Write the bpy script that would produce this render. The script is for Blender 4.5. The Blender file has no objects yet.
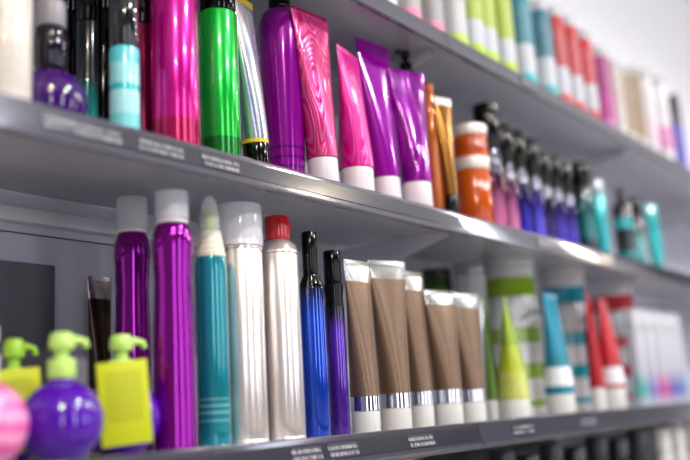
import bpy, bmesh, math, random
from mathutils import Vector, Euler
random.seed(7)
S = bpy.context.scene
COL = S.collection
PI = math.pi
# ------------------------------------------------------------------ camera
FPX = 890.3
YAW, PIT, ROL = (math.radians(a) for a in (37.407, 11.269, -3.2165))
CAM = Vector((-1.3778, -0.7944, 0.0401))
_F = Vector((math.cos(YAW)*math.cos(PIT), math.sin(YAW)*math.cos(PIT), math.sin(PIT)))
_R = Vector((math.sin(YAW), -math.cos(YAW), 0)); _U = _R.cross(_F)
R_ = math.cos(ROL)*_R + math.sin(ROL)*_U
U_ = -math.sin(ROL)*_R + math.cos(ROL)*_U
ZB, ZM, ZT, ZL = 0.0, 0.37, 0.7217, -0.36      # shelf surfaces: bottom, middle, top, lowest

def xat(px, y, z):
    """shelf position along X of an axis standing at depth y, seen in column px"""
    d = Vector((0, y, z)) - CAM; k = px-345
    return (k*d.dot(_F) - FPX*d.dot(R_)) / (FPX*R_.x - k*_F.x)
def hat(x, y, z, py):
    d = Vector((x, y, z)) - CAM; k = 230-py
    return (FPX*d.dot(U_) - k*d.dot(_F)) / (k*_F.z - FPX*U_.z)
def sc(x, y, z):
    return FPX / (Vector((x, y, z)) - CAM).dot(_F)

# ------------------------------------------------------------------ materials
def lin(c):
    if isinstance(c, str):
        c = tuple(int(c[i:i+2], 16)/255 for i in (0, 2, 4))
    return tuple(v/12.92 if v <= .04045 else ((v+.055)/1.055)**2.4 for v in c[:3]) + (1,)
def _new(name):
    m = bpy.data.materials.new(name); m.use_nodes = True
    nt = m.node_tree; b = nt.nodes['Principled BSDF']
    return m, nt, b
_cache = {}
def M(name, c, rough=.35, metal=0., coat=0., spec=.5, emit=0., trans=0., clear=0., noise=0., nscale=60, sss=0.):
    if name in _cache: return _cache[name]
    m, nt, b = _new(name); _cache[name] = m
    L = nt.links.new
    b.inputs['Base Color'].default_value = lin(c)
    b.inputs['Roughness'].default_value = rough
    b.inputs['Metallic'].default_value = metal
    b.inputs['Coat Weight'].default_value = coat
    b.inputs['Coat Roughness'].default_value = .06
    b.inputs['Specular IOR Level'].default_value = spec
    b.inputs['Transmission Weight'].default_value = trans
    if emit:
        b.inputs['Emission Color'].default_value = lin(c); b.inputs['Emission Strength'].default_value = emit
    if noise:
        tc = nt.nodes.new('ShaderNodeTexCoord'); n = nt.nodes.new('ShaderNodeTexNoise')
        n.inputs['Scale'].default_value = nscale; n.inputs['Detail'].default_value = 3
        L(tc.outputs['Object'], n.inputs['Vector'])
        mr = nt.nodes.new('ShaderNodeMapRange'); mr.inputs['To Min'].default_value = max(.02, rough-noise); mr.inputs['To Max'].default_value = rough+noise
        L(n.outputs['Fac'], mr.inputs['Value']); L(mr.outputs['Result'], b.inputs['Roughness'])
    if clear:
        t = nt.nodes.new('ShaderNodeBsdfTransparent'); t.inputs['Color'].default_value = (.97, .97, 1, 1)
        mx = nt.nodes.new('ShaderNodeMixShader'); mx.inputs['Fac'].default_value = clear
        L(b.outputs[0], mx.inputs[1]); L(t.outputs[0], mx.inputs[2])
        L(mx.outputs[0], nt.nodes['Material Output'].inputs['Surface'])
    return m
def bands(name, h, stops, rough=.25, metal=0., coat=.3, smooth=False, prints=None, pcol='606068'):
    """colours that change with height on one object: stops = [(height fraction, colour)]; prints = (from, to) rows of tiny print"""
    if name in _cache: return _cache[name]
    m, nt, b = _new(name); _cache[name] = m
    L = nt.links.new
    tc = nt.nodes.new('ShaderNodeTexCoord'); sp = nt.nodes.new('ShaderNodeSeparateXYZ')
    L(tc.outputs['Object'], sp.inputs[0])
    dv = nt.nodes.new('ShaderNodeMath'); dv.operation = 'DIVIDE'; dv.inputs[1].default_value = h
    L(sp.outputs['Z'], dv.inputs[0])
    cr = nt.nodes.new('ShaderNodeValToRGB'); cr.color_ramp.interpolation = 'LINEAR' if smooth else 'CONSTANT'
    e = cr.color_ramp.elements
    while len(e) < len(stops): e.new(.5)
    for i, (p, c) in enumerate(stops): e[i].position = p
    for i, (p, c) in enumerate(stops): e[i].color = lin(c)
    L(dv.outputs[0], cr.inputs['Fac'])
    out = cr.outputs['Color']
    if prints:
        at = nt.nodes.new('ShaderNodeMath'); at.operation = 'ARCTAN2'
        L(sp.outputs['Y'], at.inputs[0]); L(sp.outputs['X'], at.inputs[1])
        cb = nt.nodes.new('ShaderNodeCombineXYZ'); L(at.outputs[0], cb.inputs['X'])
        z2 = nt.nodes.new('ShaderNodeMath'); z2.operation = 'MULTIPLY'; z2.inputs[1].default_value = 1.
        L(sp.outputs['Z'], z2.inputs[0]); L(z2.outputs[0], cb.inputs['Y'])
        wv = nt.nodes.new('ShaderNodeTexWave'); wv.bands_direction = 'Y'; wv.inputs['Scale'].default_value = 38; wv.inputs['Distortion'].default_value = 0
        L(cb.outputs[0], wv.inputs['Vector'])
        mp = nt.nodes.new('ShaderNodeMapping'); mp.inputs['Scale'].default_value = (9, 240, 1); L(cb.outputs[0], mp.inputs['Vector'])
        nz = nt.nodes.new('ShaderNodeTexNoise'); nz.inputs['Scale'].default_value = 1.; nz.inputs['Detail'].default_value = 2; L(mp.outputs[0], nz.inputs['Vector'])
        def math_(op, a, v):
            n = nt.nodes.new('ShaderNodeMath'); n.operation = op; L(a, n.inputs[0])
            if isinstance(v, float): n.inputs[1].default_value = v
            else: L(v, n.inputs[1])
            return n.outputs[0]
        f = math_('MULTIPLY', math_('GREATER_THAN', wv.outputs['Fac'], .6), math_('GREATER_THAN', nz.outputs['Fac'], .5))
        f = math_('MULTIPLY', f, math_('GREATER_THAN', dv.outputs[0], float(prints[0])))
        f = math_('MULTIPLY', f, math_('LESS_THAN', dv.outputs[0], float(prints[1])))
        f = math_('MULTIPLY', f, .7)
        mx = nt.nodes.new('ShaderNodeMix'); mx.data_type = 'RGBA'
        L(f, mx.inputs['Factor']); L(out, mx.inputs[6]); mx.inputs[7].default_value = lin(pcol)
        out = mx.outputs[2]
    L(out, b.inputs['Base Color'])
    b.inputs['Roughness'].default_value = rough; b.inputs['Metallic'].default_value = metal
    b.inputs['Coat Weight'].default_value = coat; b.inputs['Coat Roughness'].default_value = .06
    return m
def swirl(name, a, c, scale, rough=.25, metal=.5, dist=9.):
    m, nt, b = _new(name); L = nt.links.new
    tc = nt.nodes.new('ShaderNodeTexCoord'); mp = nt.nodes.new('ShaderNodeMapping')
    mp.inputs['Rotation'].default_value = (0, math.radians(18), 0); mp.inputs['Scale'].default_value = (1, 1, .28)
    L(tc.outputs['Object'], mp.inputs['Vector'])
    nz = nt.nodes.new('ShaderNodeTexNoise'); nz.inputs['Scale'].default_value = scale; nz.inputs['Detail'].default_value = .4
    L(mp.outputs[0], nz.inputs['Vector'])
    m1 = nt.nodes.new('ShaderNodeMath'); m1.operation = 'MULTIPLY'; m1.inputs[1].default_value = dist; L(nz.outputs['Fac'], m1.inputs[0])
    m2 = nt.nodes.new('ShaderNodeMath'); m2.operation = 'SINE'; L(m1.outputs[0], m2.inputs[0])
    wv = nt.nodes.new('ShaderNodeMapRange'); wv.inputs['From Min'].default_value = -1; L(m2.outputs[0], wv.inputs['Value'])
    cr = nt.nodes.new('ShaderNodeValToRGB'); e = cr.color_ramp.elements
    e[0].color = lin(a); e[1].color = lin(c); e[0].position = .3; e[1].position = .75
    L(wv.outputs[0], cr.inputs['Fac']); L(cr.outputs['Color'], b.inputs['Base Color'])
    bp = nt.nodes.new('ShaderNodeBump'); bp.inputs['Strength'].default_value = .25; bp.inputs['Distance'].default_value = .002
    L(wv.outputs[0], bp.inputs['Height']); L(bp.outputs[0], b.inputs['Normal'])
    b.inputs['Roughness'].default_value = rough; b.inputs['Metallic'].default_value = metal
    b.inputs['Coat Weight'].default_value = .15
    return m

# ------------------------------------------------------------------ mesh helpers
def link(name, bm, m, parent=None, loc=None, angle=38):
    me = bpy.data.meshes.new(name)
    bmesh.ops.recalc_face_normals(bm, faces=bm.faces)
    bm.to_mesh(me); bm.free()
    me.polygons.foreach_set('use_smooth', [True]*len(me.polygons))
    me.set_sharp_from_angle(angle=math.radians(angle))
    o = bpy.data.objects.new(name, me); COL.objects.link(o)
    if m: me.materials.append(m)
    if parent: o.parent = parent
    if loc: o.location = loc
    return o
def lathe(bm, prof, seg=40, sx=1., sy=1., n=2., cx=0., cy=0.):
    """profile [(r, z)] turned about Z; sx, sy squash it; n > 2 makes the section boxier"""
    rings = []
    for r, z in prof:
        if r < 1e-6:
            rings.append([bm.verts.new((cx, cy, z))]); continue
        ring = []
        for i in range(seg):
            a = 2*PI*i/seg; c, s = math.cos(a), math.sin(a)
            k = (abs(c)**n + abs(s)**n)**(-1/n)
            ring.append(bm.verts.new((cx+r*k*c*sx, cy+r*k*s*sy, z)))
        rings.append(ring)
    for A, B in zip(rings, rings[1:]):
        for i in range(seg):
            j = (i+1) % seg
            if len(A) == 1 and len(B) == 1: continue
            if len(A) == 1: bm.faces.new((A[0], B[i], B[j]))
            elif len(B) == 1: bm.faces.new((A[i], A[j], B[0]))
            else: bm.faces.new((A[i], A[j], B[j], B[i]))
    return bm
def solid(r, z0, z1, b=.0015, extra=()):
    """profile of a closed cylinder with rounded rims"""
    return [(0, z0), (r-b, z0), (r-.3*b, z0+.3*b), (r, z0+b)] + list(extra) + [(r, z1-b), (r-.3*b, z1-.3*b), (r-b, z1), (0, z1)]
def shell(r, z0, z1, t=.0012, b=.003):
    """thin walled cup, open at the bottom"""
    return [(r-t, z0), (r, z0), (r, z1-b), (r-.3*b, z1-.3*b), (r-b, z1), (0, z1), (0, z1-t), (r-b-t*.5, z1-t), (r-t, z1-b), (r-t, z0)]
def box(bm, x0, x1, y0, y1, z0, z1, bev=0.):
    r = bmesh.ops.create_cube(bm, size=1)
    vs = r['verts']
    for v in vs:
        v.co = Vector(((x0+x1)/2+v.co.x*(x1-x0), (y0+y1)/2+v.co.y*(y1-y0), (z0+z1)/2+v.co.z*(z1-z0)))
    if bev:
        es = {e for v in vs for e in v.link_edges}
        bmesh.ops.bevel(bm, geom=list(es), offset=bev, segments=2, affect='EDGES', profile=.5)
    return bm
def extrude_x(bm, pts, x0, x1):
    A = [bm.verts.new((x0, y, z)) for y, z in pts]; B = [bm.verts.new((x1, y, z)) for y, z in pts]
    n = len(pts)
    for i in range(n):
        j = (i+1) % n
        bm.faces.new((A[i], A[j], B[j], B[i]))
    bm.faces.new(A); bm.faces.new(B[::-1])
    return bm
def tubecurve(bm, pts, radii, seg=14):
    """round tube along points with closed ends"""
    rings = []
    for i, p in enumerate(pts):
        p = Vector(p); q = Vector(pts[min(i+1, len(pts)-1)]) - Vector(pts[max(i-1, 0)])
        q.normalize(); up = Vector((0, 1, 0)) if abs(q.y) < .9 else Vector((1, 0, 0))
        a = q.cross(up).normalized(); b = q.cross(a)
        rings.append([bm.verts.new(p + radii[i]*(math.cos(2*PI*k/seg)*a + math.sin(2*PI*k/seg)*b)) for k in range(seg)])
    for A, B in zip(rings, rings[1:]):
        for k in range(seg):
            j = (k+1) % seg; bm.faces.new((A[k], A[j], B[j], B[k]))
    bm.faces.new(rings[0]); bm.faces.new(rings[-1][::-1])
    return bm
def tag(o, label, cat, group=None):
    o['label'] = label; o['category'] = cat
    if group: o['group'] = group
    return o
def thing(name, label, cat, loc, rz=0., group=None, tilt=(0, 0)):
    o = bpy.data.objects.new(name, None); COL.objects.link(o)
    o.empty_display_size = .03
    o.location = loc; o.rotation_euler = (tilt[0], tilt[1], rz)
    return tag(o, label, cat, group)
B = bmesh.new

# ------------------------------------------------------------------ common materials
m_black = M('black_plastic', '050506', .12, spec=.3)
m_white = M('white_plastic', 'ece8e6', .35)
m_clear = M('frosted_clear_plastic', 'fafaff', .12, coat=.5, clear=.64)
m_clearcap = M('milky_clear_plastic', 'dedcd8', .25, clear=.22)
m_chrome = M('chrome', 'd8d8de', .12, metal=1)
m_silver = M('brushed_silver', 'f2eae6', .28, metal=.88)
m_crimp = M('silver_foil', 'c8c6c2', .22, metal=.85)
m_shelf = M('grey_shelf_metal', 'b0b0b8', .2, metal=.15, noise=.08, nscale=25)
m_rail = M('price_rail_plastic', '5c5c68', .12, metal=.5, coat=.5, noise=.03, nscale=18)
m_bracket = M('shelf_bracket_metal', 'd8d8e0', .35, metal=.1)
m_panel = M('back_panel_metal', 'cacad8', .4, metal=0, noise=.06, nscale=12)

m_shadepanel = M('shade_painted_panel', '1c1c22', .5)  # back panel metal darkened to stand in for shade below the bottom shelf
# ------------------------------------------------------------------ the setting
def struct(name, bm, m, parent=None, loc=None):
    o = link(name, bm, m, parent, loc); o['kind'] = 'structure'; return o
FLZ, CEZ = -.95, 2.0
XL, XR, YF, YB = -4., 7., -3.2, .36
struct('floor', box(B(), XL, XR, YF, YB, FLZ-.1, FLZ), M('floor_tile', '948e88', .3, noise=.1, nscale=6))
ceiling = struct('ceiling', box(B(), XL, XR, YF, YB, CEZ, CEZ+.1), M('ceiling_paint', 'f2f2f6', .8))
struct('wall_back', box(B(), XL, XR, YB, YB+.1, FLZ, CEZ), M('white_wall_paint', 'eeeef4', .7, noise=.1, nscale=8))
m_wall = M('aisle_wall_paint', '3c3a3e', .7, noise=.1, nscale=8)
m_day = M('daylight_pane', 'f4f6ff', .2, emit=9.)
m_day2 = M('hazy_daylight_pane', 'f4f6ff', .2, emit=2.2)
m_frame = M('window_frame_paint', '3a3a40', .4)
def wall_with_windows():
    xs = [(-3.1, -2.5), (-.9, -.45), (1.0, 1.5), (2.9, 3.5)]
    bm = B(); z0, z1 = -.55, 1.35; prev = XL
    for a, b in xs:
        box(bm, prev, a, YF-.1, YF, FLZ, CEZ); box(bm, a, b, YF-.1, YF, FLZ, z0); box(bm, a, b, YF-.1, YF, z1, CEZ); prev = b
    box(bm, prev, XR, YF-.1, YF, FLZ, CEZ)
    struct('wall_front', bm, m_wall)
    for i, (a, b) in enumerate(xs):
        w = struct('window_%d' % (i+1), box(B(), a, b, YF-.09, YF-.07, z0, z1), m_day)
        f = B(); t = .05
        box(f, a, a+t, YF-.06, YF+.01, z0, z1); box(f, b-t, b, YF-.06, YF+.01, z0, z1)
        box(f, a+t, b-t, YF-.06, YF+.01, z0, z0+t); box(f, a+t, b-t, YF-.06, YF+.01, z1-t, z1)
        link('window_frame', f, m_frame, w)
wall_with_windows()
bm = B()
for a, b in ((YF, -2.7), (-.55, YB)): box(bm, XR, XR+.1, a, b, FLZ, CEZ)
box(bm, XR, XR+.1, -2.7, -.55, 1.5, CEZ); box(bm, XR, XR+.1, -2.7, -.55, FLZ, -.4); box(bm, XR, XR+.1, -2.7, -1.6, -.4, 1.5)
struct('wall_right', bm, m_wall)
w = struct('window_5', box(B(), XR+.06, XR+.08, -1.6, -.55, -.4, 1.5), m_day2)
link('window_frame', box(box(B(), XR+.0, XR+.05, -1.1, -1.05, -.4, 1.5), XR+.0, XR+.05, -1.6, -.55, .9, .95), m_frame, w)

# ceiling spotlights: can housings with the lamps inside
m_can = M('lamp_housing', '303034', .4)
def spot(x, y, watts, col, size=.07, tx=0., ty=0.):
    bm = lathe(B(), [(size/2+.012, 0), (size/2+.016, 0), (size/2+.016, .09), (0, .09), (0, .085), (size/2+.012, .085), (size/2+.012, 0)], 24)
    h = link('spotlight_housing', bm, m_can, ceiling, (x, y, CEZ-.09)); h['kind'] = 'structure'
    ld = bpy.data.lights.new('ceiling_spot', 'AREA'); ld.shape = 'DISK'; ld.size = size; ld.energy = watts; ld.color = col
    ld.spread = math.radians(160)
    lo = bpy.data.objects.new('ceiling_spot', ld); COL.objects.link(lo); lo.location = (x, y, CEZ-.092)
    d = Vector((tx, ty, -1)); lo.rotation_euler = d.to_track_quat('-Z', 'Y').to_euler()
WARM, COOL = (1, .86, .66), (.95, .96, 1)
for i, x in enumerate((-1.65, .1, 1.85, 3.5, 5.2)):
    spot(x, -1.42, 30, COOL if i % 2 else WARM, size=.13)
for i, x in enumerate((-2.6, -.2, 2.2, 4.6)):
    spot(x, -2.6, 34, COOL if i % 3 else WARM, size=.13, ty=.8)
# long fluorescent battens
for x in (-2.2, .2, 2.6, 5.0):
    for y in (-1.75, -2.7):
        bm = box(B(), x-.65, x+.65, y-.06, y+.06, CEZ-.05, CEZ)
        h = link('batten_housing', bm, m_can, ceiling); h['kind'] = 'structure'
        ld = bpy.data.lights.new('batten_tube', 'AREA'); ld.shape = 'RECTANGLE'; ld.size = 1.25; ld.size_y = .09; ld.energy = 2; ld.color = (.96, .96, 1)
        lo = bpy.data.objects.new('batten_tube', ld); COL.objects.link(lo); lo.location = (x, y, CEZ-.052)
wd = bpy.data.worlds.new('sky'); S.world = wd; wd.use_nodes = True
bg = wd.node_tree.nodes['Background']; bg.inputs['Color'].default_value = (.9, .93, 1, 1); bg.inputs['Strength'].default_value = .3

# ------------------------------------------------------------------ shelving
BACK = .31
RAIL = [(.004, .001), (-.001, .0035), (-.003, .002), (-.0035, -.002), (-.0125, -.034), (-.0155, -.035), (-.0165, -.038), (-.014, -.041), (-.008, -.0405), (-.006, -.037), (.004, -.004)]
m_label = None
def label_mat():
    m, nt, b = _new('price_strip_print'); L = nt.links.new
    tc = nt.nodes.new('ShaderNodeTexCoord'); mp = nt.nodes.new('ShaderNodeMapping'); mp.inputs['Scale'].default_value = (420, 1, 60)
    L(tc.outputs['Object'], mp.inputs['Vector'])
    nz = nt.nodes.new('ShaderNodeTexNoise'); nz.inputs['Scale'].default_value = 1; L(mp.outputs[0], nz.inputs['Vector'])
    wv = nt.nodes.new('ShaderNodeTexWave'); wv.bands_direction = 'Z'; wv.inputs['Scale'].default_value = 36; L(tc.outputs['Object'], wv.inputs['Vector'])
    a = nt.nodes.new('ShaderNodeMath'); a.operation = 'GREATER_THAN'; a.inputs[1].default_value = .47; L(nz.outputs['Fac'], a.inputs[0])
    c = nt.nodes.new('ShaderNodeMath'); c.operation = 'GREATER_THAN'; c.inputs[1].default_value = .45; L(wv.outputs['Fac'], c.inputs[0])
    d = nt.nodes.new('ShaderNodeMath'); d.operation = 'MULTIPLY'; L(a.outputs[0], d.inputs[0]); L(c.outputs[0], d.inputs[1])
    mx = nt.nodes.new('ShaderNodeMix'); mx.data_type = 'RGBA'; L(d.outputs[0], mx.inputs['Factor'])
    mx.inputs[6].default_value = lin('3e3e4a'); mx.inputs[7].default_value = lin('96959a')
    L(mx.outputs[2], b.inputs['Base Color']); b.inputs['Roughness'].default_value = .18; b.inputs['Coat Weight'].default_value = .6
    return m
m_label = label_mat()
m_insert = M('dark_rail_insert', '34343f', .16, coat=.8, metal=.2)
def rail_pt(t, off=.0006):          # a point on the sloping rail face, t from its top to its bottom
    y0, z0, y1, z1 = -.0035, -.002, -.0125, -.034
    n = Vector((0, z1-z0, -(y1-y0))).normalized()
    return (y0+(y1-y0)*t + n.y*off, z0+(z1-z0)*t + n.z*off)
def strip(bm, x0, x1, t0, t1, off):
    a, b, c, d = rail_pt(t0, off), rail_pt(t1, off), rail_pt(t1, .0001), rail_pt(t0, .0001)
    return extrude_x(bm, [a, b, c, d], x0, x1)
def make_shelf(bay, z, label, labels=(), dark=False):
    x0, x1 = bay+.0015, bay+.9985
    t = thing('shelf', label, 'shelf', (bay+.5, 0, z), group='metal shelves of the display')
    hx = .4985
    bm = B()
    extrude_x(bm, [(.005, 0), (BACK-.006, 0), (BACK-.006, -.008), (.145, -.008), (.14, -.022), (.132, -.024), (-.002, -.024), (-.003, -.02), (.004, -.004)], -hx, hx)
    link('deck', bm, m_shelf, t)
    rl = link('price_rail', extrude_x(B(), RAIL, -hx, hx), m_rail, t)
    if dark: link('label_strip', strip(B(), -hx+.004, hx-.004, .08, .80, .0012), m_insert, rl)
    for a, b in labels:
        link('price_label', strip(B(), a-bay-.5, b-bay-.5, .18, .78, .0022), m_label, rl)
    for s in (-1, 1):
        xb = s*(hx-.006)
        bm = B(); extrude_x(bm, [(.03, -.0243), (.145, -.0243), (BACK-.004, -.0243), (BACK-.004, -.095), (BACK-.03, -.098), (.03, -.032)], xb-.0015, xb+.0015)
        link('bracket', bm, m_bracket, t)
    return t
names = {
 (ZT, -1): 'near top grey metal shelf above the pink and purple tubes',
 (ZT, 0): 'top grey metal shelf carrying the lime, teal and red bottles',
 (ZT, 1): 'far top grey metal shelf at the right edge of the photo',
 (ZM, -1): 'near middle grey metal shelf carrying magenta, green and purple bottles and tubes',
 (ZM, 0): 'middle grey metal shelf carrying orange jars and dark capped bottles',
 (ZM, 1): 'far middle grey metal shelf beyond the teal and black bottles',
 (ZB, -1): 'near bottom grey metal shelf carrying silver cans and brown tubes',
 (ZB, 0): 'bottom grey metal shelf carrying lime, teal and red canisters',
 (ZB, 1): 'far bottom grey metal shelf beyond the slim pale bottles',
 (ZT, 2): 'farthest top grey metal shelf running out of the photo at right',
 (ZM, 2): 'farthest middle grey metal shelf running out of the photo at right',
 (ZL, 0): 'lowest grey shelf holding dark bottles in shadow at bottom right',
 (ZL, 1): 'far lowest grey shelf holding pale bottles at bottom right corner',
}
lab = {(ZM, -1): [(-.86, -.76), (-.735, -.665), (-.635, -.57)], (ZB, -1): [(-.49, -.43), (-.415, -.35), (-.22, -.15)], (ZB, 0): [(.12, .2), (.42, .5)],
       (ZT, 0): [(.3, .37)], (ZM, 0): [(.3, .38), (.62, .7)]}
for (z, bay), txt in names.items():
    make_shelf(bay, z, txt, lab.get((z, bay), ()), dark=(z, bay) in ((ZM, -1), (ZB, -1)))
fr = thing('shelving_frame', 'pale grey metal back panels and posts behind the shelves', 'shelving frame', (.5, BACK, FLZ))
for i, b in enumerate((-1, 0, 1, 2)):
    bm = B()
    for z0, z1 in ((-.058, .305), (.307, .66), (.662, .76)):
        box(bm, b-.5+.0255, b+.5-.0255, .002, .016, z0-FLZ, z1-FLZ, .001)
    link('back_panel', bm, m_panel, fr)
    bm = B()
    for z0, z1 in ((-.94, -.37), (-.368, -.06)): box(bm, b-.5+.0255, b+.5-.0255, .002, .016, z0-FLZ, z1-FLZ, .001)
    lp = link('lower_panel', bm, m_shadepanel, fr); lp['label'] = 'lower back panel with shade painted dark'
link('back_rail', box(B(), -1.47, -.53, -.018, .001, .318-FLZ, .338-FLZ, .002), m_bracket, fr)
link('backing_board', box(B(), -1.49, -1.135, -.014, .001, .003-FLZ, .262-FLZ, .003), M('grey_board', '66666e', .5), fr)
for x in (-1, 0, 1, 2, 3):
    link('post', box(B(), x-.5-.025, x-.5+.025, 0, .045, 0, .765-FLZ, .002), m_bracket, fr)

# ------------------------------------------------------------------ product builders
def pos(px, y, z):
    x = xat(px, y, z); return x, sc(x, y, z)

def tube(name, label, px, y, z, capw, cap_py, base_py, top_py, crimp_px, mbody, mcap, cat='tube', group=None, mcrimp=None,
         split=.965, ring=None, lean=0., back=0., capfrac=None, wmul=1.0, flip=1):
    x, s = pos(px, y, z); r = capw/2/s
    ch = max(.012, hat(x, y, z, cap_py)); H = hat(x, y, z, top_py)
    W = PI*r*.98*wmul
    az = math.atan2(x-CAM.x, y-CAM.y)                # how far the line of sight is turned from the shelf's depth
    phi = -(az - flip*math.acos(max(-1, min(1, crimp_px/(W*s)))))
    t = thing(name, label, cat, (x, y, z), phi, group, tilt=(0, 0))
    if lean or back: t.rotation_euler = (Euler((-back, lean, 0)).to_matrix() @ Euler((0, 0, phi)).to_matrix()).to_euler()
    link('cap', lathe(B(), solid(r*.98, 0, ch, .0015), 36), mcap, t)
    z0 = ch+.0004
    if ring:
        rh = ring/s
        link('ring', lathe(B(), [(0, z0), (r*1.01, z0), (r*1.01, z0+rh), (0, z0+rh)], 36), m_chrome, t); z0 += rh+.0002
    def section(bm, f0, f1, n, close0, close1):
        rings = []
        for i in range(n+1):
            f = f0+(f1-f0)*i/n
            g = min(1, f/.96)
            a = r+(W/2-r)*g**1.15; b = r*(1-g**1.25)**.8+.0012
            zz = z0+(H-z0)*f
            rings.append([bm.verts.new((a*math.cos(2*PI*k/40), b*math.sin(2*PI*k/40), zz)) for k in range(40)])
        for A, C in zip(rings, rings[1:]):
            for k in range(40):
                j = (k+1) % 40; bm.faces.new((A[k], A[j], C[j], C[k]))
        if close0: bm.faces.new(rings[0][::-1])
        if close1: bm.faces.new(rings[-1])
        return bm
    link('tube_body', section(B(), 0, split, 22, True, True), mbody, t)
    link('crimp', section(B(), split, 1., 8, True, True), mcrimp or mbody, t)
    return t

def aerosol(name, label, px, y, z, w, base_py, shoulder_py, top_py, mbody, mcap, cat='spray can', group=None, clear=False, wcap=None, mrim=None, nozzle=None, side=False):
    x, s = pos(px, y, z); r = w/2/s
    hs = hat(x, y, z, shoulder_py); H = hat(x, y, z, top_py); rc = (wcap/2/s) if wcap else r*.96
    t = thing(name, label, cat, (x, y, z), -.6, group)
    mrim = mrim or m_silver
    link('body', lathe(B(), solid(r, .004, hs, .002), 48), mbody, t)
    link('base_rim', lathe(B(), [(0, 0), (r*.93, 0), (r*1.015, .001), (r*1.02, .004), (r*.99, .006), (0, .006)], 48), mrim, t)
    hd = (r-rc*.8)*.8+.006
    link('shoulder', lathe(B(), [(0, hs), (r*1.02, hs), (r*1.025, hs+.0025), (r*.99, hs+.004), (r*.9, hs+.004+hd*.5), (rc*.82, hs+.004+hd), (0, hs+.004+hd)], 48), mrim, t)
    zc = hs+.004 if clear else hs+.004+hd*.4
    cp = link('cap', lathe(B(), shell(rc, zc+.0005, H, .0015, .003) if clear else solid(rc, zc+hd*.6, H, .003), 48), mcap, t)
    if clear:
        nb = B(); lathe(nb, solid(rc*.3, hs+.004+hd, hs+.004+hd+(H-zc)*.45, .0015), 24)
        link('nozzle', nb, nozzle or m_white, t)
    if side:
        nb = B(); tubecurve(nb, [(rc*.6, 0, H-.014), (rc*1.02, 0, H-.014), (rc*1.12, 0, H-.014)], [.006, .0055, .004])
        link('nozzle', nb, mcap, t)
    return t

def ball_bottle(label, px, y, z, rpx, mbody, mpump, group=None, pump_py=None, tagged=False, spout=0., cy_py=None):
    x, s = pos(px, y, z); r = rpx/s
    t = thing('ball_bottle', label, 'bottle', (x, y, z), 0, group)
    prof = [(0, 0), (r*.42, 0)]
    zc = r*.93
    for i in range(25):
        a = -1.12 + (PI/2-.32+1.12)*i/24
        prof.append((r*math.cos(a), zc+r*math.sin(a)))
    zt = prof[-1][1]; rn = prof[-1][0]
    prof += [(rn*.98, zt+.003), (0, zt+.003)]
    link('body', lathe(B(), prof, 56), mbody, t, angle=60)
    H = hat(x, y, z, pump_py) if pump_py is not None else zt+.06
    z0 = zt+.0032; h = H-z0
    col = link('pump_collar', lathe(B(), solid(rn*1.05, z0, z0+h*.42, .002), 32), mpump, t)
    link('pump_stem', lathe(B(), solid(rn*.55, z0+h*.42, z0+h*.62, .001), 24), mpump, t)
    bm = B(); zt2 = z0+h*.62
    lathe(bm, [(0, zt2), (rn*.9, zt2), (rn*1.0, zt2+h*.1), (rn*.95, zt2+h*.28), (rn*.7, H-.001), (0, H)], 32)
    c, q = math.cos(spout), math.sin(spout)
    L = rn*2.0
    tubecurve(bm, [(0, 0, zt2+h*.2), (c*L*.6, q*L*.6, zt2+h*.21), (c*L*.92, q*L*.92, zt2+h*.17), (c*L, q*L, zt2+h*.05)], [rn*.42, rn*.36, rn*.3, rn*.26])
    hd = link('pump_head', bm, mpump, t)
    if tagged:
        make_tag(t, x, y, r, z0+h*.5-.009, s)
    return t

m_tag = None
def make_tag(t, x, y, r, ztop, s, wpx=48, hpx=80):
    """card tag tied round the neck, facing the aisle, with printed rows and a border"""
    global m_tag
    if m_tag is None:
        m, nt, b = _new('lime_card_print'); L = nt.links.new
        tc = nt.nodes.new('ShaderNodeTexCoord'); sp = nt.nodes.new('ShaderNodeSeparateXYZ'); L(tc.outputs['Object'], sp.inputs[0])
        def mt(op, a, v):
            n = nt.nodes.new('ShaderNodeMath'); n.operation = op
            L(a, n.inputs[0])
            if isinstance(v, (int, float)): n.inputs[1].default_value = v
            else: L(v, n.inputs[1])
            return n.outputs[0]
        wv = nt.nodes.new('ShaderNodeTexWave'); wv.bands_direction = 'X'; wv.inputs['Scale'].default_value = 75
        L(tc.outputs['Object'], wv.inputs['Vector'])
        f = mt('GREATER_THAN', wv.outputs['Fac'], .55)
        f = mt('MULTIPLY', f, mt('LESS_THAN', mt('ABSOLUTE', sp.outputs['X'], 0), .0195))
        f = mt('MULTIPLY', f, mt('GREATER_THAN', sp.outputs['Z'], -.068)); f = mt('MULTIPLY', f, mt('LESS_THAN', sp.outputs['Z'], -.011))
        f = mt('MULTIPLY', f, .45)
        mx = nt.nodes.new('ShaderNodeMix'); mx.data_type = 'RGBA'; L(f, mx.inputs['Factor'])
        mx.inputs[6].default_value = lin('c6ce0a'); mx.inputs[7].default_value = lin('4a5210')
        L(mx.outputs[2], b.inputs['Base Color']); b.inputs['Roughness'].default_value = .45
        m_tag = m
    w, h = wpx/s, hpx/s
    bm = B(); box(bm, -w/2, w/2, -.0005, .0005, -h, 0, .0002)
    o = link('hang_tag', bm, m_tag, t)
    az = math.atan2(CAM.y-y, CAM.x-x)
    d = r+.0035
    o.location = (math.cos(az)*d, math.sin(az)*d, ztop)
    o.rotation_euler = (math.radians(2), math.radians(-4), az+PI/2)
    o['label'] = 'lime green hang tag with rows of small print'
    # the loop of card round the pump collar
    lp = link('tag_loop', tubecurve(B(), [(math.cos(az)*.014, math.sin(az)*.014, ztop-.002), (math.cos(az)*(d+.0002), math.sin(az)*(d+.0002), ztop-.004)], [.0016, .0016], 8), m_tag, t)

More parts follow.
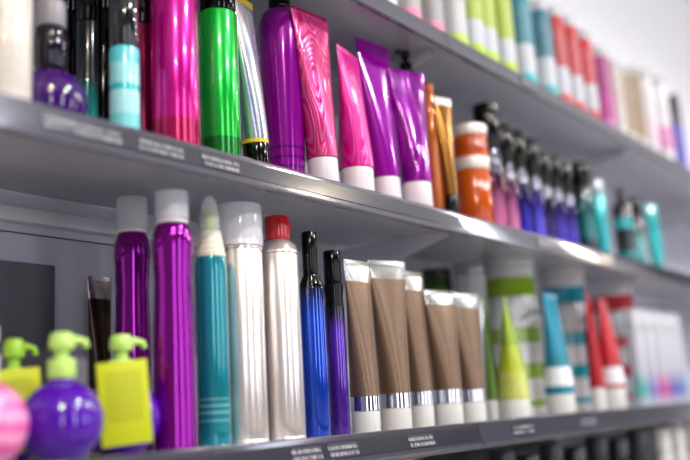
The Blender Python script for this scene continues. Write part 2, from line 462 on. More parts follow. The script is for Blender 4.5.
def canister(name, label, px, y, z, w, top_py, mbody, mcap, group=None, cat='canister', capf=.07, base=.0):
    x, s = pos(px, y, z); r = w/2/s; H = hat(x, y, z, top_py)
    t = thing(name, label, cat, (x, y, z), 0, group)
    link('body', lathe(B(), solid(r, 0, H*(1-capf), .004), 48), mbody, t)
    link('cap', lathe(B(), solid(r*.985, H*(1-capf)+.0004, H, .004), 48), mcap, t)
    return t

def shampoo(label, right_px, y, z, r, h, mbody, mcap, group, cat='bottle', name='shampoo_bottle', caph=.03, n=2.6, sy=.8, base=None):
    """upright squeeze bottle with a flip cap; right_px = column of its right outline at the base"""
    x = xat(right_px, y, z)
    for _ in range(6): x = xat(right_px - r*.93*sc(x, y, z), y, z)
    if h > 1: h = hat(x, y, z, h)             # given as the row of its top
    t = thing(name, label, cat, (x, y, z), 0, group)
    hb = h-caph
    prof = [(0, 0), (r*.9, 0), (r*.97, .001), (r, .005), (r, hb*.9), (r*.97, hb*.96), (r*.86, hb), (0, hb)]
    link('body', lathe(B(), prof, 40, 1, sy, n), mbody, t)
    link('cap', lathe(B(), solid(r*.84, hb+.0003, h, .002), 32, 1, sy, n), mcap, t)
    return t

def pump_top(t, rn, z0, h, m, spout):
    link('pump_collar', lathe(B(), solid(rn, z0, z0+h*.45, .0015), 28), m, t)
    bm = B(); lathe(bm, solid(rn*.45, z0+h*.45, z0+h*.7, .001), 20)
    lathe(bm, solid(rn*.8, z0+h*.7, z0+h, .002), 24)
    c, q = math.cos(spout), math.sin(spout)
    tubecurve(bm, [(0, 0, z0+h*.86), (c*rn*1.8, q*rn*1.8, z0+h*.86), (c*rn*2.5, q*rn*2.5, z0+h*.8), (c*rn*2.7, q*rn*2.7, z0+h*.68)], [rn*.4, rn*.34, rn*.28, rn*.24])
    link('pump_head', bm, m, t)

# ================================================================== MIDDLE SHELF
# white bottle at the left edge
x, s = pos(4, .07, ZM)
t = thing('white_bottle', 'blurred cream white bottle at left end of the middle shelf', 'bottle', (x, .07, ZM))
link('body', lathe(B(), solid(26/s, 0, .17, .006), 40), bands('cream_label', .17, [(0, 'cfc8c0'), (.5, 'd8d2ca')], rough=.3, prints=(.2, .85), pcol='b8a890'), t)
link('cap', lathe(B(), solid(18/s, .1704, .2, .003), 32), m_white, t)
# purple ball with dark collar
x, s = pos(50, .085, ZM); r = 37/s
t = thing('ball_bottle', 'dark purple round bottle with grey cap on middle shelf', 'bottle', (x, .085, ZM))
prof = [(0, 0), (r*.4, 0)] + [(r*math.cos(a), r*.93+r*math.sin(a)) for a in [-1.15+2.35*i/24 for i in range(25)]]
zt = prof[-1][1]; prof += [(0, zt+.002)]
m_dpurple = M('dark_purple_gloss', '380860', .05, spec=.7)
link('body', lathe(B(), prof, 56), m_dpurple, t, angle=60)
link('collar', lathe(B(), [(0, zt+.001), (.0165, zt+.001), (.02, zt+.008), (.0205, zt+.042), (.017, zt+.055), (0, zt+.055)], 36), M('smoky_purple_plastic', '12061c', .1), t)
link('cap', lathe(B(), solid(.0175, zt+.0555, zt+.09, .003), 32), M('grey_cap', '8c8690', .35), t)

m_teal_d = bands('teal_fade_dark', .22, [(0, '17a09a'), (.3, '128a86'), (.5, '0c1c1e'), (1, '08080a')], smooth=True, rough=.2, metal=.3)
def slim(name, label, right_px, y, z, r, h, mbody, mcap, capf=.3, cat='bottle', group=None, emblem=None, ringm=None):
    x = xat(right_px, y, z)
    for _ in range(6): x = xat(right_px - r*sc(x, y, z), y, z)
    t = thing(name, label, cat, (x, y, z), 0, group)
    hc = h*(1-capf); z0 = 0
    if ringm:
        link('base_ring', lathe(B(), solid(r*1.01, 0, .012, .001), 36), ringm, t); z0 = .0122
    link('body', lathe(B(), solid(r, z0, hc, .0015), 40), mbody, t)
    link('cap', lathe(B(), solid(r*.985, hc+.0003, h, .006), 40), mcap, t)
    if emblem:
        az = math.atan2(CAM.y-y, CAM.x-x)+.5
        bm = B(); n = 20; er, eh = r*.5, .015
        ring = [bm.verts.new(((r+.0012)*math.cos(az+er/r*math.cos(2*PI*k/n)), (r+.0012)*math.sin(az+er/r*math.cos(2*PI*k/n)), hc-.004+eh*math.sin(2*PI*k/n))) for k in range(n)]
        c1 = bm.verts.new(((r+.0028)*math.cos(az), (r+.0028)*math.sin(az), hc-.004))
        for k in range(n): bm.faces.new((ring[k], ring[(k+1) % n], c1))
        c2 = bm.verts.new(((r-.004)*math.cos(az), (r-.004)*math.sin(az), hc-.004))
        for k in range(n): bm.faces.new((ring[(k+1) % n], ring[k], c2))
        link('emblem', bm, emblem, t)
    return t
slim('dark_bottle', 'slim black bottle fading to teal beside the dark purple round bottle', 98, .135, ZM, .014, .27, m_teal_d, m_black, .3)
slim('dark_bottle', 'black bottle just behind the teal labelled bottle on middle shelf', 118, .165, ZM, .02, .3, m_black, m_black, .25)
slim('dark_bottle', 'black bottle in shadow behind the dark purple round bottle', 84, .21, ZM, .024, .305, m_black, m_black, .25)
m_teal_lab = bands('teal_white_label', .12, [(0, '2fb4bc'), (.12, '7cd0d4'), (.3, 'a4dee2'), (.55, '2cb4bc'), (.62, '90d6da'), (.85, '58c8d0')], rough=.22, coat=.3)
x, s = pos(125, .05, ZM)
t = thing('labelled_bottle', 'teal and white labelled bottle with smoky black upper half, left of magenta can', 'bottle', (x, .05, ZM))
hl = hat(x, .05, ZM, 50)
link('label_sleeve', lathe(B(), solid(15/s, 0, hl, .002), 40), m_teal_lab, t)
link('upper_body', lathe(B(), solid(14.6/s, hl+.0003, hl+.1, .004), 40), M('smoky_plastic', '17191c', .1, coat=.6), t)
slim('dark_bottle', 'dark crimson can tucked against the left side of the magenta can', 156, .095, ZM, .024, .23, M('crimson_metal', '6a0838', .2, metal=.7), m_black, .2)

def big_can(label, px, y, w, hmetal, stops, hh):
    x, s = pos(px, y, ZM); r = w/2/s
    t = thing('spray_can', label, 'spray can', (x, y, ZM), 0)
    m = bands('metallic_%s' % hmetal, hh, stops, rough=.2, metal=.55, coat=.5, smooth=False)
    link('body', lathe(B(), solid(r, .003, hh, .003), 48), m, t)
    link('base_rim', lathe(B(), [(0, 0), (r*.95, 0), (r*1.01, .001), (r*1.015, .003), (r*.98, .0045), (0, .0045)], 48), m, t)
    link('cap', lathe(B(), solid(r*.94, hh+.0003, hh+.04, .004), 40), m_black, t)
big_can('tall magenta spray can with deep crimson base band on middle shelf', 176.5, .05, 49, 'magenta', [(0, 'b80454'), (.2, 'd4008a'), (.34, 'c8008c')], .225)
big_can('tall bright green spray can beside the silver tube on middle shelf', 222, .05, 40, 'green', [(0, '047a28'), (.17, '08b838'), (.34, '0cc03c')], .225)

# holographic silver tube with yellow trim
m_holo, nt, b = _new('holographic_silver')
tc = nt.nodes.new('ShaderNodeTexCoord'); nz = nt.nodes.new('ShaderNodeTexNoise'); mp = nt.nodes.new('ShaderNodeMapping'); mp.inputs['Scale'].default_value = (60, 60, 5)
nt.links.new(tc.outputs['Object'], mp.inputs[0]); nt.links.new(mp.outputs[0], nz.inputs['Vector']); nz.inputs['Scale'].default_value = 1
cr = nt.nodes.new('ShaderNodeValToRGB'); e = cr.color_ramp.elements
for p_, c_ in ((.3, 'd8d8de'), (.45, '9aa6c8'), (.55, 'd0d4d0'), (.65, 'c0b0c8'), (.8, 'd8dcd4')):
    q = e.new(p_); q.color = lin(c_)
e[0].color = lin('c4c8c8'); nt.links.new(nz.outputs['Fac'], cr.inputs['Fac']); nt.links.new(cr.outputs['Color'], b.inputs['Base Color'])
b.inputs['Metallic'].default_value = .8; b.inputs['Roughness'].default_value = .22
t = tube('silver_tube', 'silver holographic tube with yellow ring on a black cap, middle shelf', 258, .052, ZM, 27, 142, 158, 2, 20, m_holo, m_black, lean=-.07, split=.95, mcrimp=M('yellow_foil', 'c8b428', .25, metal=.4))
_x, _s = t.location.x, sc(t.location.x, .052, ZM); _c = hat(_x, .052, ZM, 142)
link('ring', lathe(B(), [(0, _c-.005), (13.8/_s, _c-.005), (13.9/_s, _c+.0003), (0, _c+.0003)], 36), M('yellow_plastic', 'd8b818', .3), t)

# tall purple pump bottle
x, s = pos(287.5, .078, ZM); r = 18.5/s; H = hat(x, .078, ZM, 10)
t = thing('pump_bottle', 'tall glossy purple bottle with black pump between silver and pink tubes', 'bottle', (x, .078, ZM))
m_purp = bands('purple_gloss', H, [(0, '8c0290'), (.10, '64026c'), (.115, '8c0290'), (.15, '64026c'), (.165, '8c0290'), (.2, '64026c'), (.215, '8c0290')], rough=.14, metal=.35, coat=.3)
prof = [(0, 0), (r*.93, 0), (r*.99, .0015), (r, .006), (r*1.0, .03), (r*1.22, H*.7), (r*1.27, H*.83), (r*1.22, H*.91), (r*1.02, H*.965), (r*.72, H*.992), (r*.5, H), (0, H)]
link('body', lathe(B(), prof, 48), m_purp, t, angle=50)
pump_top(t, r*.62, H+.0005, .04, m_black, PI)

m_pink = swirl('pink_swirl_foil', 'b80c64', 'c44684', 26, dist=130., metal=.35)
m_hotp = swirl('hot_pink_swirl', 'c80084', 'd42890', 26, dist=90, metal=.2)
m_pur1 = swirl('purple_foil', '8c0094', '94049c', 9, metal=.2, rough=.13, dist=6)
m_pur2 = swirl('violet_swirl_foil', '74027c', '9c10a2', 20, metal=.2, rough=.13, dist=40)
m_wcap = M('white_tube_cap', 'd6cad0', .4, sss=.1)
tube('hair_tube', 'pink swirl-patterned tube with white cap, right of tall purple bottle', 325, .038, ZM, 31, 160, 176, 14, 37, m_pink, m_wcap, lean=-.042, back=.008, wmul=1.2, flip=1)
tube('hair_tube', 'shorter hot pink tube with white cap, second of the tubes', 359, .045, ZM, 34, 170, 187, 52, 22, m_hotp, m_wcap, lean=-.01, back=.01, flip=1)
tube('hair_tube', 'tall plain purple tube with white cap behind the hot pink one', 388.5, .052, ZM, 29, 179, 195, 43, 34, m_pur1, m_wcap, lean=-.025, back=.02, wmul=1.15, flip=1)
tube('hair_tube', 'purple swirl tube with white cap in front of a black pump', 419, .026, ZM, 30, 184, 203, 71, 36, m_pur2, m_wcap, lean=-.01, back=.015, flip=1)
# purple pump bottle hidden behind the last tube
x, s = pos(417, .064, ZM); H = .278
t = thing('pump_bottle', 'purple bottle with black pump head rising behind the purple swirl tube', 'bottle', (x, .064, ZM))
link('body', lathe(B(), [(0, 0), (.0185, 0), (.02, .002), (.02, H*.85), (.018, H*.94), (.013, H), (0, H)], 36), M('purple_plastic', '8010a0', .2, coat=.6), t)
pump_top(t, .012, H+.0004, .044, m_black, PI)
# amber bottle, gold tube
m_amber = M('amber_plastic', 'b8601c', .12, coat=.6, metal=.2)
x, s = pos(438, .05, ZM); H = hat(x, .05, ZM, 84)
t = thing('amber_bottle', 'slim amber orange bottle between purple tube and gold tube', 'bottle', (x, .05, ZM))
link('body', lathe(B(), [(0, 0), (.0165, 0), (.018, .002), (.018, H*.75), (.014, H*.88), (.009, H*.93), (0, H*.93)], 32), m_amber, t)
link('cap', lathe(B(), solid(.0095, H*.93+.0003, H, .002), 24), m_amber, t)
m_gold = M('gold_foil', '8a5e24', .2, metal=.75)
tube('gold_tube', 'gold tube with white top seam standing on a black cap by orange jars', 452, .026, ZM, 15, 196, 209, 98, 17, m_gold, m_black, split=.92, mcrimp=M('white_foil', 'e4dcd4', .3))
# orange jars, one on the other
m_oj = bands('orange_jar_clear', .06, [(0, 'cc5400'), (.25, 'a43c00'), (.8, 'b44a00')], rough=.12, coat=.1, smooth=True)
x1_, s1 = pos(477, .043, ZM); rj = 17.8/s1
h1 = hat(x1_, .043, ZM, 172); h2 = hat(x1_, .043, ZM, 160); h3 = hat(x1_, .043, ZM, 138.5); h4 = hat(x1_, .043, ZM, 128)
def jar(label, zb, hb, ht, group='stacked orange jars'):
    t = thing('orange_jar', label, 'jar', (x1_, .043, zb), 0, group)
    link('jar_body', lathe(B(), [(0, 0), (rj*.92, 0), (rj*.985, .001), (rj, .005), (rj, hb-.004), (rj*.94, hb), (0, hb)], 48), m_oj, t)
    link('lid', lathe(B(), solid(rj*1.02, hb+.0003, ht, .0015), 48), M('jar_lid_white', 'd8d0cc', .3, metal=.2), t)
jar('lower orange jar with white lid standing on the middle shelf', ZM, h1, h2)
jar('upper orange jar with white lid stacked on the other jar', ZM+h2+.0004, h3-h2, h4-h2)

# dark capped bottles in a row
m_emb = M('silver_emblem', 'b8b8c4', .15, metal=.95)
def fade(n, lo, mid):
    return bands('fade_'+n, .16, [(0, lo), (.45, mid), (.78, '1a1420'), (1, '0c0c10')], smooth=True, rough=.12, metal=.65, coat=.1)
G = 'dark capped bottles on the middle shelf'
rows = [
 ('dark capped bottle with rose pink body right beside the orange jars', 509, 'rose', 'c8648e', '84406a', .0265, .275),
 ('slimmer black capped pink bottle, second from the orange jars', 521.5, 'pink', 'cc6c98', '8c4874', .0215, .248),
 ('black capped deep blue violet bottle, third from the orange jars', 534, 'indigo', '2c18b0', '1a0c70', .0215, .245),
 ('black capped lavender blue bottle, fourth from the orange jars', 547.5, 'lavender', '5a54d0', '3c34a0', .0215, .24),
 ('black capped dark purple bottle, fifth from the orange jars', 558, 'plum', '402480', '1c1038', .0215, .222),
 ('black capped violet bottle, sixth from the orange jars', 569, 'violet', '5440c0', '342480', .0215, .222),
 ('black capped violet bottle standing beside the first teal and black bottle', 580, 'violet2', '5c48c8', '30247c', .0215, .22),
]
for lb, rp, n, lo, mid, r, h in rows:
    slim('capped_bottle', lb, rp, .045, ZM, r, h, fade(n, lo, mid), m_black, .42, group=G, emblem=m_emb, ringm=m_black)
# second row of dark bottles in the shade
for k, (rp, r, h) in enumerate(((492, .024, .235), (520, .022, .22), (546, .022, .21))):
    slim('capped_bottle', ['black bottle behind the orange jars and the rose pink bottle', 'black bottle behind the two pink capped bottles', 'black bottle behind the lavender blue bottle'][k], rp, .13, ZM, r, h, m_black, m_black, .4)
# teal and black group
m_tb = bands('teal_black_a', .22, [(0, '0c0c10'), (.12, '101014'), (.25, '0e6e72'), (.6, '0d4a4e'), (.75, '0a0a0c')], smooth=True, rough=.15, coat=.6, metal=.3)
m_tb2 = bands('teal_bright', .2, [(0, '0898a0'), (.6, '18acb4'), (.85, '60c0c8')], smooth=True, rough=.18, coat=.5, metal=.3)
m_tb3 = bands('teal_black_b', .2, [(0, '0e7a80'), (.2, '0a0a0c'), (.5, '18a0a4'), (.65, '0c0c10')], rough=.15, coat=.6)
slim('teal_bottle', 'tall black bottle with teal middle, first of the teal group', 599, .05, ZM, .026, .24, m_tb, m_black, .25)
slim('teal_bottle', 'bright teal bottle with pale silvery top beside tall black bottle', 612, .045, ZM, .022, .205, m_tb2, M('pale_silver_cap', 'a8b4b8', .2, metal=.6), .2)
x = xat(628, .05, ZM)
t = thing('pump_bottle', 'black and teal banded bottle with black pump in the teal group', 'bottle', (x, .05, ZM))
link('body', lathe(B(), solid(.026, 0, .17, .004), 36), m_tb3, t)
pump_top(t, .012, .1704, .045, m_black, PI+.4)
slim('teal_bottle', 'black bottle with silvery teal sheen second from right end of teal group', 648, .05, ZM, .021, .2, bands('teal_black_c', .2, [(0, '108488'), (.35, '7ab8bc'), (.6, '0c0c10')], smooth=True, rough=.15, coat=.6), m_black, .3)
tube('teal_tube', 'leaning teal tube at the right end of the teal group', 659, .045, ZM, 11, 260, 264, 205, 12, bands('teal_tube_col', .2, [(0, '20c0c4'), (.6, '18a0a6')], rough=.2, coat=.5), M('teal_cap', '109aa0', .3))

# ================================================================== BOTTOM SHELF
m_violet = M('violet_ball_plastic', '4c069c', .05, spec=.6)
m_lime = M('lime_pump_plastic', '9ccc3a', .3, coat=.2)
m_limep = M('pale_lime_pump_plastic', 'b4dc6c', .3, coat=.2)
m_pinkball, nt, b = _new('pink_painted_sheen_plastic')  # pale wavy stripes in the colour stand in for white highlights
tc = nt.nodes.new('ShaderNodeTexCoord'); wv = nt.nodes.new('ShaderNodeTexWave'); wv.bands_direction = 'Z'; wv.inputs['Scale'].default_value = 16; wv.inputs['Distortion'].default_value = 1.5
nt.links.new(tc.outputs['Object'], wv.inputs['Vector']); cr = nt.nodes.new('ShaderNodeValToRGB'); cr.color_ramp.elements[0].color = lin('e45ca4'); cr.color_ramp.elements[1].color = lin('f09cc8')
cr.color_ramp.elements[0].position = .2; cr.color_ramp.elements[1].position = .95
nt.links.new(wv.outputs['Fac'], cr.inputs['Fac']); nt.links.new(cr.outputs['Color'], b.inputs['Base Color']); b.inputs['Roughness'].default_value = .25; b.inputs['Coat Weight'].default_value = .5
GB = 'round pump bottles on the bottom shelf'
ball_bottle('pink round bottle with painted reflection stripes cut by the left edge of the photo', -20, .0495, ZB, 46, m_pinkball, m_white, GB, spout=PI)
ball_bottle('purple round bottle with lime pump and small tag, behind at far left', 12, .165, ZB, 36, m_violet, m_lime, GB, pump_py=338, spout=-.2, tagged=True)
ball_bottle('purple round bottle with pale lime pump and no tag, bottom left', 61, .052, ZB, 42, m_violet, m_limep, GB, pump_py=332, spout=-.25)
ball_bottle('purple round bottle wearing a lime hang tag in front', 122, .07, ZB, 39, m_violet, m_limep, GB, pump_py=334, spout=-.4, tagged=True)

# dark brown foil tubes behind
m_dbrown = M('dark_brown_foil', '2e1f16', .25, metal=.4)
tube('brown_tube', 'dark brown tube with silver seam behind the tagged purple bottle', 100, .235, ZB, 20, 420, 445, 277, 24, m_dbrown, m_black, split=.84, mcrimp=m_crimp)
tube('brown_tube', 'dark brown tube with silver seam half hidden by first purple spray', 128, .235, ZB, 20, 420, 445, 272, 24, m_dbrown, m_black, split=.84, mcrimp=m_crimp)

def curvy(label, px, y, w, collar_py, top_py, base_py, wcap):
    x, s = pos(px, y, ZB); r = w/2/s; hc = hat(x, y, ZB, collar_py); H = hat(x, y, ZB, top_py)
    t = thing('curvy_spray', label, 'spray can', (x, y, ZB), 0, 'curvy purple sprays')
    prof = [(0, 0), (r*.95, 0), (r, .002)]
    ctrl = [(0, 1.), (.1, 1.), (.3, .98), (.5, .95), (.64, .90), (.74, .87), (.82, .92), (.89, .98), (.94, .96), (.975, .87), (1, .74)]
    for i in range(1, 61):
        f = i/60
        for (a, ra), (b_, rb) in zip(ctrl, ctrl[1:]):
            if a <= f <= b_+1e-9:
                u = (f-a)/(b_-a); u = u*u*(3-2*u); prof.append((r*(ra+(rb-ra)*u), hc*f)); break
    prof += [(0, hc)]
    link('body', lathe(B(), prof, 48), M('magenta_purple_metal', '8c0690', .13, metal=.75, coat=.2), t, angle=60)
    rc = wcap/2/s
    link('collar', lathe(B(), solid(rc*.93, hc+.0002, hc+.005, .001), 36), m_white, t)
    link('nozzle', lathe(B(), solid(rc*.5, hc+.0052, hc+(H-hc)*.72, .002), 24), m_white, t)
    link('cap', lathe(B(), shell(rc, hc+.0052, H, .0014, .003), 40), m_clear, t)
curvy('curvy metallic purple spray with clear cap, left and farther back of the pair', 134, .165, 38, 234, 198, 450, 34)
curvy('curvy metallic purple spray with clear cap, nearer and taller of the pair', 176, .05, 44, 225, 192, 452, 36)

# teal bottle with ribbed cream collar and oval clear cap
x, s = pos(215.5, .05, ZB); r = 16.5/s
t = thing('teal_spray', 'teal bottle with cream ribbed collar and pointed clear cap', 'bottle', (x, .05, ZB))
h1 = hat(x, .05, ZB, 258); h2 = hat(x, .05, ZB, 231); H = hat(x, .05, ZB, 196)
m_tealb = bands('teal_metal_print', h1, [(0, '0c8c9c'), (.13, '7cc4c8'), (.14, '0c8c9c'), (.17, '7cc4c8'), (.18, '0c8c9c'), (.205, '7cc4c8'), (.215, '0c8c9c'), (.24, '7cc4c8'), (.25, '0c8494')], rough=.18, metal=.4, coat=.6)
link('body', lathe(B(), [(0, 0), (r*.95, 0), (r, .002), (r, h1*.9), (r*.97, h1*.97), (r*.92, h1), (0, h1)], 44), m_tealb, t)
prof = [(0, h1+.0003)]; n = 5
for i in range(n):
    za = h1+.0003+(h2-h1)*i/n; zb_ = h1+(h2-h1)*(i+1)/n; ra = r*(.95-.3*i/n)
    prof += [(ra, za), (ra, zb_-.0012), (ra-.001, zb_-.0004)]
prof += [(r*.55, h2), (0, h2)]
link('collar', lathe(B(), prof, 40), M('cream_plastic', 'd8d4c4', .3), t)
link('nozzle', lathe(B(), solid(r*.42, h2+.0003, h2+(H-h2)*.55, .002), 24), M('lime_nozzle', 'a8d020', .35), t)
hc = H-h2; rc = r*.66
pr = [(rc-.0012, h2+.0006)] + [(rc*math.cos(a)**.8 if a < PI/2-.01 else 0, h2+.0006+hc*math.sin(a)) for a in [PI/2*i/14 for i in range(15)]]
pr[-1] = (0, H)
link('cap', lathe(B(), pr, 36), m_clear, t, angle=60)

aerosol('silver_can', 'silver spray can with wide frosted clear cap', 246, .055, ZB, 46, 446, 251, 206, m_silver, m_clear, clear=True, wcap=50, group='silver spray cans', nozzle=M('clear_nozzle', 'b0b0ba', .2))
aerosol('silver_can', 'silver spray can with red cap and nozzle', 286, .05, ZB, 41, 442, 255, 217, m_silver, M('red_cap', 'b8141c', .2, coat=.5), wcap=26, group='silver spray cans', side=True)
# blue atomiser bottle
def atomiser(name, label, px, y, w, shoulder_py, neck_py, top_py, mb, wneck, ms):
    x, s = pos(px, y, ZB); r = w/2/s
    h1 = hat(x, y, ZB, shoulder_py); h2 = hat(x, y, ZB, neck_py); H = hat(x, y, ZB, top_py); rn = wneck/2/s
    t = thing(name, label, 'bottle', (x, y, ZB), .3)
    link('body', lathe(B(), [(0, 0), (r*.94, 0), (r, .002), (r, h1-.003), (r*.97, h1), (0, h1)], 40), mb, t)
    link('shoulder', lathe(B(), [(0, h1+.0003), (r*.95, h1+.0003), (r*.93, h1+(h2-h1)*.3), (rn*1.15, h1+(h2-h1)*.85), (rn*1.1, h2), (0, h2)], 40), ms, t)
    link('atomiser_cap', lathe(B(), solid(rn, h2+.0003, H, .0025), 32), ms, t)
    return t
m_blue = bands('blue_metal_fade', .225, [(0, '0c3cb4'), (.75, '1048c8'), (.93, '0a1a50'), (1, '0a0c18')], smooth=True, rough=.16, metal=.5, coat=.6)
atomiser('blue_bottle', 'metallic blue bottle with black atomiser top beside the red capped can', 318.5, .045, 26, 288, 276, 232, m_blue, 16, m_black)
m_vio = bands('purple_metal_fade', .19, [(0, '4a1c90'), (.8, '5a28a8'), (.95, '1c0c30'), (1, '0c0c12')], smooth=True, rough=.16, metal=.5, coat=.6)
t = atomiser('purple_bottle', 'slim purple bottle with rounded black top beside the blue one', 341, .055, 20, 306, 284, 251, m_vio, 18, m_black)

# brown tubes
m_brown, nt, b = _new('brown_brushed_foil')
tc = nt.nodes.new('ShaderNodeTexCoord'); mp = nt.nodes.new('ShaderNodeMapping'); mp.inputs['Scale'].default_value = (90, 90, 900); nz = nt.nodes.new('ShaderNodeTexNoise'); nz.inputs['Scale'].default_value = 1; nz.inputs['Detail'].default_value = 2
nt.links.new(tc.outputs['Object'], mp.inputs[0]); nt.links.new(mp.outputs[0], nz.inputs['Vector']); cr = nt.nodes.new('ShaderNodeValToRGB')
cr.color_ramp.elements[0].color = lin('6a5242'); cr.color_ramp.elements[1].color = lin('88705c'); nt.links.new(nz.outputs['Fac'], cr.inputs['Fac']); nt.links.new(cr.outputs['Color'], b.inputs['Base Color'])
b.inputs['Metallic'].default_value = .55; b.inputs['Roughness'].default_value = .34
GT = 'brown tubes standing on clear caps'
def btube(label, px, y, capw, cap_py, base_py, top_py, cpx, ring, split=.86, flip=1):
    tube('brown_tube', label, px, y, ZB, capw, cap_py, base_py, top_py, cpx, m_brown, m_clearcap, group=GT, mcrimp=m_crimp, split=split, ring=ring, flip=flip)
btube('brown tube with silver seam and ring, next to the slim purple bottle', 367, .04, 29, 411, 433, 261, 27, 14, .84)
btube('widest facing brown tube with silver seam, second of the brown tubes', 397.5, .045, 31, 408, 430, 261, 38, 14, .86)
btube('brown tube half hidden behind the widest facing brown tube', 423, .06, 25, 405, 426, 272, 22, 13, .84)
btube('brown tube right of the dark gap among the brown tubes', 450, .04, 29, 403, 424, 291, 32, 13, .86)
btube('rightmost brown tube beside the silver canister', 474, .045, 26, 402, 421, 294, 30, 12, .85)
# silver canister and a green one behind the tubes
canister('silver_canister', 'silvery white canister behind the rightmost brown tube', 481, .16, ZB, 33, 265, M('pale_silver_plastic', 'e4e6ea', .18, metal=.6, coat=.5), M('grey_lid', '9c9ca2', .25, metal=.4))
canister('green_canister', 'dark green canister deep behind the brown tubes', 447, .235, ZB, 32, 270, bands('dark_green_band', .3, [(0, '20380c'), (.8, '4c7a10'), (.93, '2a4a10')], rough=.2), M('dark_lid', '2a2c2a', .3))

# large colour-banded canisters with a tube in front of each
def banded(n, c, w='e2e2e6'):
    return bands('banded_'+n, .33, [(0, w), (.06, c), (.10, w), (.24, c), (.34, w), (.48, c), (.58, w), (.79, c), (.925, w)], rough=.1, coat=1., prints=(.34, .79), pcol='9a9aa4')
GC = 'large banded canisters'
canister('banded_canister', 'large white canister with lime bands on bottom shelf', 521, .145, ZB, 54, 259, banded('lime', '8cb01c'), M('canister_lid', 'dcdce2', .25, coat=.3), GC)
canister('banded_canister', 'large white canister with teal bands on bottom shelf', 575, .145, ZB, 46, 269, banded('teal', '1c9cb4'), M('canister_lid', ''), GC)
canister('banded_canister', 'large white canister with red bands on bottom shelf', 624, .145, ZB, 42, 277, banded('red', 'c82438'), M('canister_lid', ''), GC)
def tband(n, c, d):
    return bands('tubeband_'+n, .2, [(0, c), (.2, c), (.30, 'e6e6ea'), (.5, c), (.62, d)], rough=.2, coat=.1)
GF = 'banded tubes in front of the canisters'
tube('banded_tube', 'lime green tube on white cap in front of the lime canister', 516, .04, ZB, 31, 399, 416, 298, 5, bands('tubeband_lime', .2, [(0, 'b0b808'), (.5, 'a4b408'), (.7, '88a008')], rough=.2, coat=.5, prints=(.2, .45), pcol='e8e8d0'), m_clearcap, group=GF, flip=1)
tube('banded_tube', 'dark green tube on white cap beside the lime tube', 495, .075, ZB, 13, 400, 415, 297, 4, M('dark_lime_foil', '55780c', .2, coat=.6), m_clearcap, group=GF)
tube('banded_tube', 'teal tube with pale band in front of the teal canister', 562, .04, ZB, 29, 394, 411, 294, 14, tband('teal', '0a7890', '0c809c'), m_clearcap, group=GF, flip=1)
tube('banded_tube', 'red tube with pale band in front of the red canister', 615, .04, ZB, 25, 388, 404, 300, 8, tband('red', 'a80c20', 'b80c24'), m_clearcap, group=GF, flip=1)
tube('banded_tube', 'plain deep red tube squeezed between teal canister and red tube', 600, .05, ZB, 15, 388, 404, 290, 4, M('deep_red_foil', 'a80818', .18), m_clearcap, group=GF)

# slim pale bottles at the right end
GP = 'slim pale bottles at the right end'
pal = [('teal', 651, '4cb0a8'), ('lilac', 661, '9078c4'), ('pink', 671, 'cc4894'), ('violet', 680, '7058b8'), ('blue', 689, '6088c8')]
for k, (n, rp, c) in enumerate(pal):
    mb = bands('pale_'+n, .2, [(0, 'c4c4cc'), (.2, c), (.5, 'b8b8c4'), (1, 'c4c4cc')], smooth=True, rough=.12, coat=.3)
    slim('pale_bottle', 'slim white bottle with %s tinted lower half, %s' % (n, ['beside the red canister', 'second from the red canister', 'middle of the slim pale bottles', 'near the right edge of the photo', 'cut by the right edge of the photo'][k]),
         rp, .06, ZB, .021, .255, mb, M('pale_cap', 'd0d2da', .2, coat=.4), .2, group=GP)

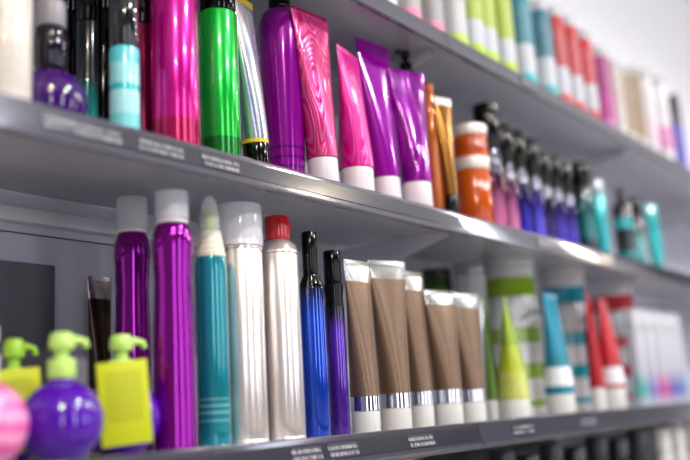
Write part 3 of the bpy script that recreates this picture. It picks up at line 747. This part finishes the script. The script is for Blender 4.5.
# ================================================================== TOP SHELF
def tb(n, top, mid, base, h=.24, f=(.4, .48)):
    return bands('top_'+n, h, [(0, base), (f[0]*.45, mid), (f[1], top)], rough=.45, coat=0., prints=(.16, .9), pcol='a0a0a8')
m_gcap = M('grey_flip_cap', 'b8b8bc', .35)
top = [
 ('beige grey printed bottle with pink base, first on the top shelf', 423, tb('beige', '948c84', 'a49c94', 'd880a0'), .024),
 ('grey printed bottle with pink base, second on the top shelf', 446, tb('grey', '807c80', '989496', 'd880a0'), .024),
 ('white printed bottle with lime base on the top shelf', 470, tb('whitelime', 'b4b4b4', 'bcbcbc', 'b4cc48'), .027),
 ('first lime topped bottle with white label after the white printed one', 488, tb('lime1', 'a0b400', 'bcc0c6', 'a8c82c', f=(.4, .41)), .027),
 ('narrow looking lime topped bottle with white label in the middle of three', 501, tb('lime2', 'a0b400', 'bcc0c6', 'a8c82c', f=(.4, .41)), .027),
 ('lime topped bottle with white label touching the teal bottles', 519, tb('lime3', 'a0b400', 'bcc0c6', 'a8c82c', f=(.4, .41)), .027),
 ('teal topped bottle with white label right beside the lime bottles', 539, tb('teal1', '00788a', 'bcc0c6', '30b4b8'), .028),
 ('teal topped bottle with white label right beside the red bottles', 560, tb('teal2', '006878', 'bcc0c6', '28acb0'), .028),
 ('red topped bottle with white label beside the teal bottles', 574, tb('red1', 'b00010', 'bcc0c6', 'd84848'), .027),
 ('red topped bottle with white label in the middle of three', 588, tb('red2', 'b4000c', 'bcc0c6', 'd84848'), .027),
 ('red topped bottle with white label beside the magenta bottle', 602, tb('red3', 'b80010', 'bcc0c6', 'd84848'), .027),
 ('magenta purple bottle on the top shelf right of the red bottles', 619, tb('mag', '9c0870', 'b42888', 'c878b0'), .03),
 ('pale beige bottle between magenta and tan bottles', 630, tb('pale', 'c8bcb0', 'd0c8c0', 'e0dcd8'), .024),
 ('tan brown bottle right after the pale beige one', 640, tb('tan', 'a08468', 'a88c70', 'dcd8d4'), .024),
 ('tan brown bottle beside the white and pink bottles', 650, tb('tan2', '98805f', 'a08668', 'dcd8d4'), .024),
 ('white bottle with faint pink print after the tan bottles', 662, tb('wp', 'e4e0e4', 'e8d4e0', 'e8e8ec'), .026),
 ('white bottle with bright pink mark beside the violet bottle', 677, tb('wp2', 'e4e0e6', 'e090c0', 'eaeaee', f=(.5, .55)), .03),
 ('violet based bottle with black top near the right edge', 690, tb('vb', '201c28', '5a4ac0', '7060d0', f=(.3, .7)), .026),
]
hs = [.27]*8 + [8, 18, 31, 49, 61, 67, 67, 71, 79, 96]
for (lb, rp, m, r), h in zip(top, hs):
    shampoo(lb, rp, .045, ZT, r, h, m, m_gcap if 'black' not in lb else m_black, 'bottles along the top shelf')

# ================================================================== LOWEST SHELF (dark, mostly hidden)
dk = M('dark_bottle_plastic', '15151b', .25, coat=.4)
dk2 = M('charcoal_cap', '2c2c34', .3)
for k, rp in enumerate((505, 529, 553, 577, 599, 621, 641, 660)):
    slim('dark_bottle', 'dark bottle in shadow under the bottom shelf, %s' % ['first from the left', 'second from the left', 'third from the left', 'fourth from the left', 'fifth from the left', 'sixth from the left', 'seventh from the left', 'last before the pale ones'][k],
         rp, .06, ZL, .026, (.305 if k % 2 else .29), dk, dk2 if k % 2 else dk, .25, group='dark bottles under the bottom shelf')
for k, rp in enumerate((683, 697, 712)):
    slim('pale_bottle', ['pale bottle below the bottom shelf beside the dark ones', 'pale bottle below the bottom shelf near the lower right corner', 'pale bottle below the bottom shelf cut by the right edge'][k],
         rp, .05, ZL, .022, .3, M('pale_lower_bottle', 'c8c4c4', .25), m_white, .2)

# ------------------------------------------------------------------ camera object
cd = bpy.data.cameras.new('camera'); co = bpy.data.objects.new('camera', cd); COL.objects.link(co)
from mathutils import Matrix
co.matrix_world = Matrix(((R_.x, U_.x, -_F.x, CAM.x), (R_.y, U_.y, -_F.y, CAM.y), (R_.z, U_.z, -_F.z, CAM.z), (0, 0, 0, 1)))
cd.sensor_width = 36; cd.lens = FPX/690*36; cd.clip_start = .02
cd.dof.use_dof = True; cd.dof.focus_distance = 1.32; cd.dof.aperture_fstop = 1.4
S.camera = co
S.view_settings.view_transform = 'Standard'; S.view_settings.look = 'None'
S.view_settings.gamma = 1; S.view_settings.exposure = -0.2
S.view_settings.use_curve_mapping = False
S.cycles.use_denoising = True
